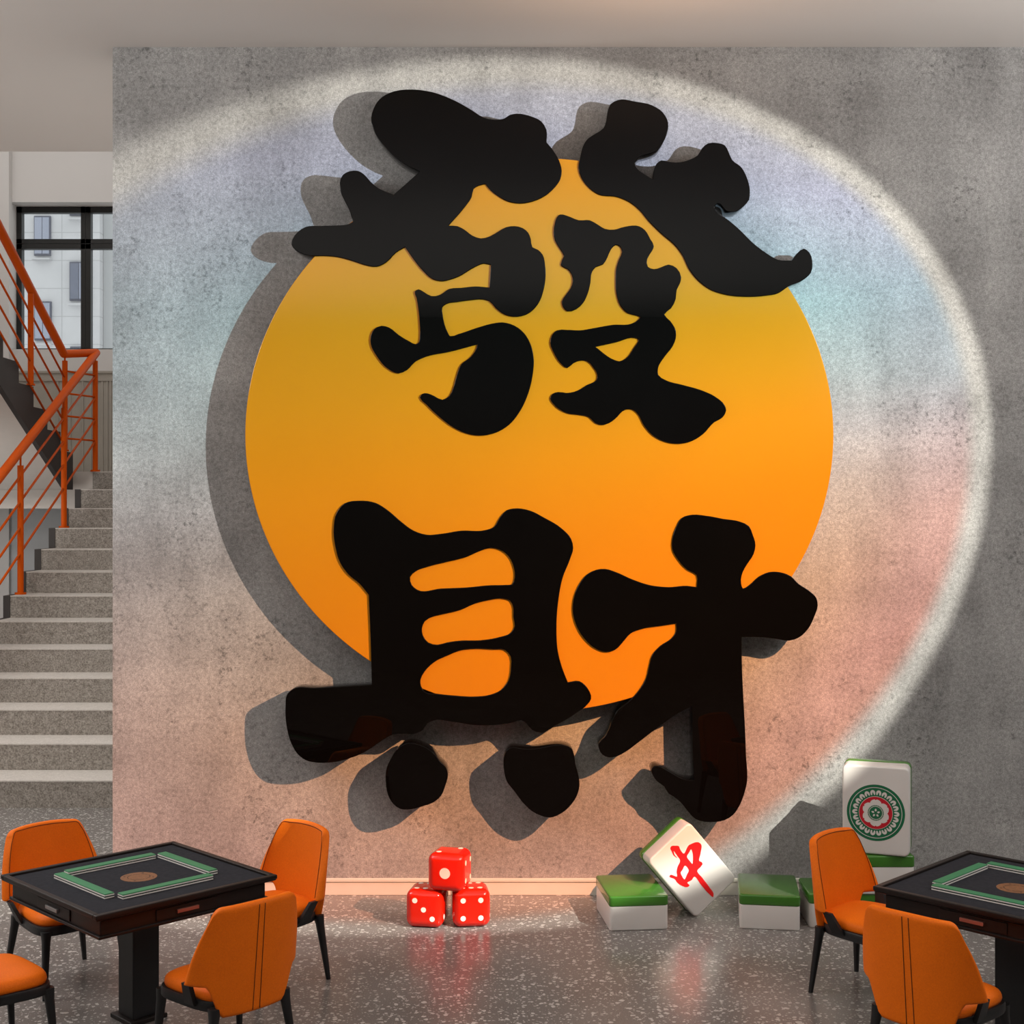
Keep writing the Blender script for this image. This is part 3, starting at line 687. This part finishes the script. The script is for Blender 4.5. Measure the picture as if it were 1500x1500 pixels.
for tc, tn in ((t1c, 'table by the stairs'), (t2c, 'table beside the circle tile')):
    if tc is t1c:
        lab = ['green-topped tile row by the steel-handled drawer, table near the stairs', 'green-topped tile row in front of the chair backed by the stairs', 'green-topped tile row toward the chair by the wall, table near the stairs', 'green-topped tile row by the copper-handled drawer, table near the stairs']
    else:
        lab = ['green-topped tile row along the front of the table near the circle tile', 'green-topped tile row pointing at the front row, table near circle tile', 'green-topped tile row on the wall side of the table near the circle tile', 'green-topped tile row at the picture edge, table near the circle tile']
    for (u0, u1, v0, v1), lb in zip(rows, lab):
        tile_row(lb, tc, u0, u1, v0, v1, 'rows of tiles laid out on the mahjong tables')

# ================================================================== CHAIRS
def shell_point(s, t):
    A = abs(s); sg = 1 if s >= 0 else -1
    ub = .338*A
    q = min(1, max(0, (A-.46)/.26)); q = q*q*(3-2*q)
    zb_ = .306+.152*q+.008*max(0, (A-.75)/.25)
    if A < .66: ut, zt_ = .180*A/.66, .830-.008*(A/.66)**2
    else:
        a = math.radians(82)*(A-.66)/.34; ut, zt_ = .180+.046*math.sin(a), .774+.048*math.cos(a)
    bulge = .014*math.sin(PI*t)*A**2
    u = ub+(ut-ub)*t+bulge; z = zb_+(zt_-zb_)*t
    y = .135*(u/.338)**2.4
    x = 0.0
    for i_ in range(12):
        uu = u*(i_+.5)/12; dy = .135*2.4/.338*(uu/.338)**1.4
        x += u/12*math.sqrt(max(.12, 1-dy*dy))
    lean = -.235-.055*((z-.32)/.53)
    return Vector((sg*x, y+lean, z))
def spaced(n, e=.5):
    return [(.5-.5*math.cos(PI*k/n))*e+(k/n)*(1-e) for k in range(n+1)]
def make_chair(label, loc, rot):
    t = thing('dining_chair', label, 'chair', loc, rot, 'orange upholstered chairs around the mahjong tables')
    NS, NTT = 48, 30
    ss = [2*a-1 for a in spaced(NS, .75)]; tt = spaced(NTT, .75)
    P = [[shell_point(s, q) for s in ss] for q in tt]
    bm = B(); th = .021
    inner, outer = [], []
    def nrm(i, j):
        a = P[i][min(j+1, NS)]-P[i][max(j-1, 0)]; b = P[min(i+1, NTT)][j]-P[max(i-1, 0)][j]
        return a.cross(b).normalized()
    for i in range(NTT+1):
        ri, ro = [], []
        for j in range(NS+1):
            dt = min(tt[i], 1-tt[i])*.45; ds = min(ss[j]+1, 1-ss[j])*.27
            e = min(1, min(dt, ds)/.02); pr = math.sqrt(max(0, 1-(1-e)**2))
            n_ = nrm(i, j)           # points backwards (-y)
            if n_.y > 0: n_ = -n_
            if pr == 0:
                v = bm.verts.new(P[i][j]); ri.append(v); ro.append(v)
            else:
                ri.append(bm.verts.new(P[i][j]-n_*th*pr)); ro.append(bm.verts.new(P[i][j]+n_*th*pr))
        inner.append(ri); outer.append(ro)
    for g in (inner, outer):
        for i in range(NTT):
            for j in range(NS): bm.faces.new((g[i][j], g[i][j+1], g[i+1][j+1], g[i+1][j]))
    bk = obj('backrest', bm, M['fabric'], t, True)
    def surf(s, q, side, off):
        d = .004; n_ = (shell_point(min(1, s+d), q)-shell_point(max(-1, s-d), q)).cross(shell_point(s, min(1, q+d))-shell_point(s, max(0, q-d))).normalized()
        if n_.y > 0: n_ = -n_
        return shell_point(s, q)+n_*side*(th+off)
    for sgn in (-1, 1):                # twin seams down the middle of the back
        bm = B(); path_tube(bm, [surf(sgn*.055*(1-.0*k), .03+.94*k/24, 1, .0002) for k in range(25)], .0021); obj('seam', bm, M['stitch'], bk, True)
    loop = [surf(-.955, .04+.90*k/20, -1, .0001) for k in range(20)]+[surf(-.955+1.91*k/24, .967, -1, .0001) for k in range(2, 23)]+[surf(.955, .94-.90*k/20, -1, .0001) for k in range(1, 21)]
    bm = B(); path_tube(bm, loop, .0019); obj('piping', bm, M['stitch'], bk, True)
    # seat cushion
    def plan(a, hx, hy, e=4.2):
        c, s_ = math.cos(a), math.sin(a)
        k = (abs(c)**e+abs(s_)**e)**(-1/e)
        x, y = hx*k*c, hy*k*s_
        return x*(1+.10*(y/hy)), y
    bm = B(); N = 56
    prof = [(0.93, .372), (.985, .378), (1.0, .392), (.99, .408), (.955, .421), (.88, .431), (.72, .439), (.5, .444), (.25, .446)]
    rings = [[bm.verts.new((*[q*sc_ for q in plan(2*PI*k/N, .225, .232)], z)) for k in range(N)] for sc_, z in prof]
    for a, b in zip(rings, rings[1:]):
        for k in range(N): bm.faces.new((a[k], a[(k+1) % N], b[(k+1) % N], b[k]))
    bm.faces.new(rings[0][::-1]); bm.faces.new(rings[-1]); obj('seat', bm, M['fabric'], t, True)
    # black under-frame
    bm = B(); prof = [(.93, .326), (.99, .330), (1.0, .338), (1.0, .368), (.985, .376), (.93, .378)]
    rings = [[bm.verts.new(Vector((*[q*sc_ for q in plan(2*PI*k/N, .236, .231)], z))+Vector((0, .012, 0))) for k in range(N)] for sc_, z in prof]
    for a, b in zip(rings, rings[1:]):
        for k in range(N): bm.faces.new((a[k], a[(k+1) % N], b[(k+1) % N], b[k]))
    bm.faces.new(rings[0][::-1]); bm.faces.new(rings[-1]); obj('seat_frame', bm, M['blackwood'], t, True, 40)
    for sx in (-1, 1):
        for sy in (-1, 1):
            bm = B(); wtop = .212 if sy > 0 else .188
            pts = [((sx*.236, sy*.236, 0), .0115), ((sx*(.236+(wtop-.236)*.45), sy*.222, .16), .0165), ((sx*(.236+(wtop-.236)*.85), sy*.209, .30), .021), ((sx*wtop, sy*.203, .355), .027)]
            ringsl = []
            for p, r in pts:
                ring = []
                for k in range(16):
                    a = 2*PI*k/16; c, s_ = math.cos(a), math.sin(a); kk = (abs(c)**3.5+abs(s_)**3.5)**(-1/3.5)
                    ring.append(bm.verts.new((p[0]+r*kk*c, p[1]+r*kk*s_, p[2])))
                ringsl.append(ring)
            for a, b in zip(ringsl, ringsl[1:]):
                for k in range(16): bm.faces.new((a[k], a[(k+1) % 16], b[(k+1) % 16], b[k]))
            bm.faces.new(ringsl[0][::-1]); bm.faces.new(ringsl[-1]); obj('leg', bm, M['blackwood'], t, True, 50)
        bm = B()
        q = [Vector((sx*.224, -.105, .35)), Vector((sx*.229, -.03, .35)), Vector((sx*.275, -.082, .466)), Vector((sx*.270, -.134, .466))]
        va = [bm.verts.new(p+Vector((sx*.011, 0, 0))) for p in q]; vb = [bm.verts.new(p-Vector((sx*.011, 0, 0))) for p in q]
        bm.faces.new(va); bm.faces.new(vb[::-1])
        for k in range(4): bm.faces.new((va[k], va[(k+1) % 4], vb[(k+1) % 4], vb[k]))
        obj('arm_strut', bm, M['blackwood'], t)
    return t
k = .565
def facing(dx, dy): return math.atan2(dy, dx)-PI/2
ch = make_chair('orange chair standing before the stairs, facing the near side of its table', (t1c[0]-k, t1c[1]+k, 0), facing(1, -1))
dup(ch, (t1c[0]+k, t1c[1]+k, 0), facing(-1, -1), 'orange chair by the concrete wall, at the table near the stairs')
dup(ch, (t1c[0]+k, t1c[1]-k, 0), facing(-1, 1), 'orange chair with its seamed back turned, at the table near the stairs')
dup(ch, (t1c[0]-k, t1c[1]-k, 0), facing(1, 1), 'orange chair of which only a seat corner shows, beside the pedestal table')
dup(ch, (t2c[0]-k, t2c[1]+k, 0), facing(1, -1), 'orange chair in front of the stacked giant tiles')
dup(ch, (t2c[0]-k, t2c[1]-k, 0), facing(1, 1), 'orange chair with its seamed back turned, nearest the circle tile table')

# ================================================================== LIGHT
def light(name, typ, loc, energy, color=(1, 1, 1), **kw):
    d = bpy.data.lights.new(name, typ); d.energy = energy; d.color = color
    for a, b in kw.items(): setattr(d, a, b)
    o = bpy.data.objects.new(name, d); C.objects.link(o); o.location = loc; return o
def aim(o, tgt):
    o.rotation_euler = (Vector(tgt)-o.location).to_track_quat('-Z', 'Y').to_euler()
# the sunset projector: a spot lamp with a coloured slide
LP = Vector((4.01, 4.587, 4.287)); az, el, half = -.639, -.229, .454
ax = Vector((math.sin(az)*math.cos(el), math.cos(az)*math.cos(el), math.sin(el)))
spot = light('sunset_projector', 'SPOT', LP, 2850, spot_size=2*.60, spot_blend=.05, shadow_soft_size=.012)
aim(spot, LP+ax)
d = spot.data; d.use_nodes = True; t = d.node_tree; t.nodes.clear()
class LN(NT):
    def __init__(s, tree): s.t = tree
L_ = LN(t)
tc = L_.n('TexCoord'); sx = L_.n('SeparateXYZ'); L_.l(tc.outputs['Normal'], sx.inputs[0])
az_ = L_.math('ABSOLUTE', sx.outputs[2])
gx = L_.math('DIVIDE', sx.outputs[0], az_); gy = L_.math('DIVIDE', sx.outputs[1], az_)
tn = math.tan(half)
gx = L_.math('DIVIDE', gx, tn); gy = L_.math('DIVIDE', gy, tn)
GY_SIGN = 1; GX_GAIN = -.62
gy = L_.math('MULTIPLY', gy, GY_SIGN)
r = L_.math('SQRT', L_.math('ADD', L_.math('MULTIPLY', gx, gx), L_.math('MULTIPLY', gy, gy)))
v01 = L_.math('MULTIPLY_ADD', gy, .5, .5)
core = L_.ramp(v01, [(.0, (1.18, .47, .10)), (.14, (1.15, .47, .14)), (.30, (1.0, .48, .22)), (.42, (.86, .59, .43)), (.50, (.78, .72, .68)), (.58, (.61, .78, .78)), (.68, (.36, .72, .78)), (.78, (.44, .69, .84)), (.90, (.64, .73, .92)), (1.0, (.88, .89, .93))])
edge = L_.ramp(v01, [(.0, (1.1, .44, .22)), (.2, (1.06, .40, .27)), (.36, (1.0, .50, .39)), (.46, (.92, .68, .64)), (.56, (.70, .80, .84)), (.70, (.42, .67, .80)), (.85, (.60, .67, .93)), (1.0, (.82, .84, .94))])
em = L_.ramp(r, [(.55, (0, 0, 0)), (.9, (1, 1, 1))], 'EASE')
colr = L_.mix(em, core, edge)
ring = L_.ramp(r, [(.915, (0, 0, 0)), (.985, (1, 1, 1)), (1.0, (1, 1, 1))], 'EASE')
colr = L_.mix(ring, colr, (.98, .94, .82, 1))
r2 = L_.math('MULTIPLY', r, .5)
fall = L_.ramp(r2, [(.496, (1, 1, 1)), (.524, (0, 0, 0))], 'EASE')
colr = L_.mix(1.0, colr, fall, 'MULTIPLY')
gain = L_.math('EXPONENT', L_.math('MULTIPLY', gx, GX_GAIN))
gain = L_.math('MULTIPLY', gain, L_.math('MULTIPLY_ADD', gy, -.28, 1.05))
em_ = L_.n('Emission'); L_.l(colr, em_.inputs[0]); L_.l(gain, em_.inputs[1])
lo = L_.n('OutputLight'); L_.l(em_.outputs[0], lo.inputs[0])

for nm, x, y, z, e, sx_, sy_ in (('ceiling_bounce_fill', -.8, 1.2, 3.4, 520, 12, 7), ('ceiling_bounce_fill', 4.8, 7.2, 4.2, 30, 4, 1.6)):  # unseen area fills aimed up, added to brighten ceiling and room
    u_ = light(nm, 'AREA', (x, y, z), e, (1, .965, .93), shape='RECTANGLE', size=sx_, size_y=sy_); u_.rotation_euler = (PI, 0, 0)
for nm, x, y, tx, ty, e in (('overhead_fill', -6.4, 7.0, -2.6, 7.2, 300), ('overhead_fill', 6.2, 6.0, 2.6, 6.8, 170)):  # added fills from above for seats and floor, out of view
    u_ = light(nm, 'AREA', (x, y, 5.6), e, (1, .96, .92), shape='RECTANGLE', size=2.2, size_y=3); aim(u_, (tx, ty, 0))
for x, e, tx in ((5.2, 85, 3.4), (-4.2, 50, -2.6)):  # unseen fills added to lift the upper concrete wall
    u_ = light('wall_fill', 'AREA', (x, 6.6, 5.6), e, (1, .975, .95), shape='RECTANGLE', size=2.6, size_y=1.2); aim(u_, (tx, 9.1, 2.9))
s_ = light('stairwell_fill', 'AREA', (-6.2, 15.5, 9.0), 120, (1, .98, .96), shape='RECTANGLE', size=4, size_y=5)  # added fill for the stair hall, no fixture modelled
s2 = light('stair_foot_fill', 'AREA', (-5.6, 11.0, 5.6), 120, (1, .97, .94), shape='RECTANGLE', size=3, size_y=1.5)  # added fill over the lowest steps, no fixture modelled
s3 = light('under_stair_fill', 'AREA', (-7.2, 15.2, 2.2), 22, (1, .98, .96), shape='RECTANGLE', size=1.5, size_y=1.5); aim(s3, (-6.6, 19, 2.0))  # hidden fill added to brighten the wall under the landing
w_ = light('warm_ceiling_glow', 'AREA', (.9, 7.5, 4.75), 10, (1, .64, .42), shape='DISK', size=1.2)  # unseen disk added for a warm pool on the ceiling
w_.rotation_euler = (PI, 0, 0)

w = bpy.data.worlds.new('World'); bpy.context.scene.world = w; w.use_nodes = True
bg = w.node_tree.nodes['Background']; bg.inputs[0].default_value = (.93, .95, .97, 1); bg.inputs[1].default_value = 1.2

# ================================================================== CAMERA
cd = bpy.data.cameras.new('Camera'); cam = bpy.data.objects.new('Camera', cd); C.objects.link(cam)
cd.sensor_width = 36; cd.lens = 36*F_PX/1500; cd.clip_end = 200
cam.location = (0, 0, CAM_Z); cam.rotation_euler = (PI/2, 0, 0)
bpy.context.scene.camera = cam
vs = bpy.context.scene.view_settings
vs.view_transform = 'Standard'; vs.look = 'None'; vs.exposure = 0; vs.gamma = 1
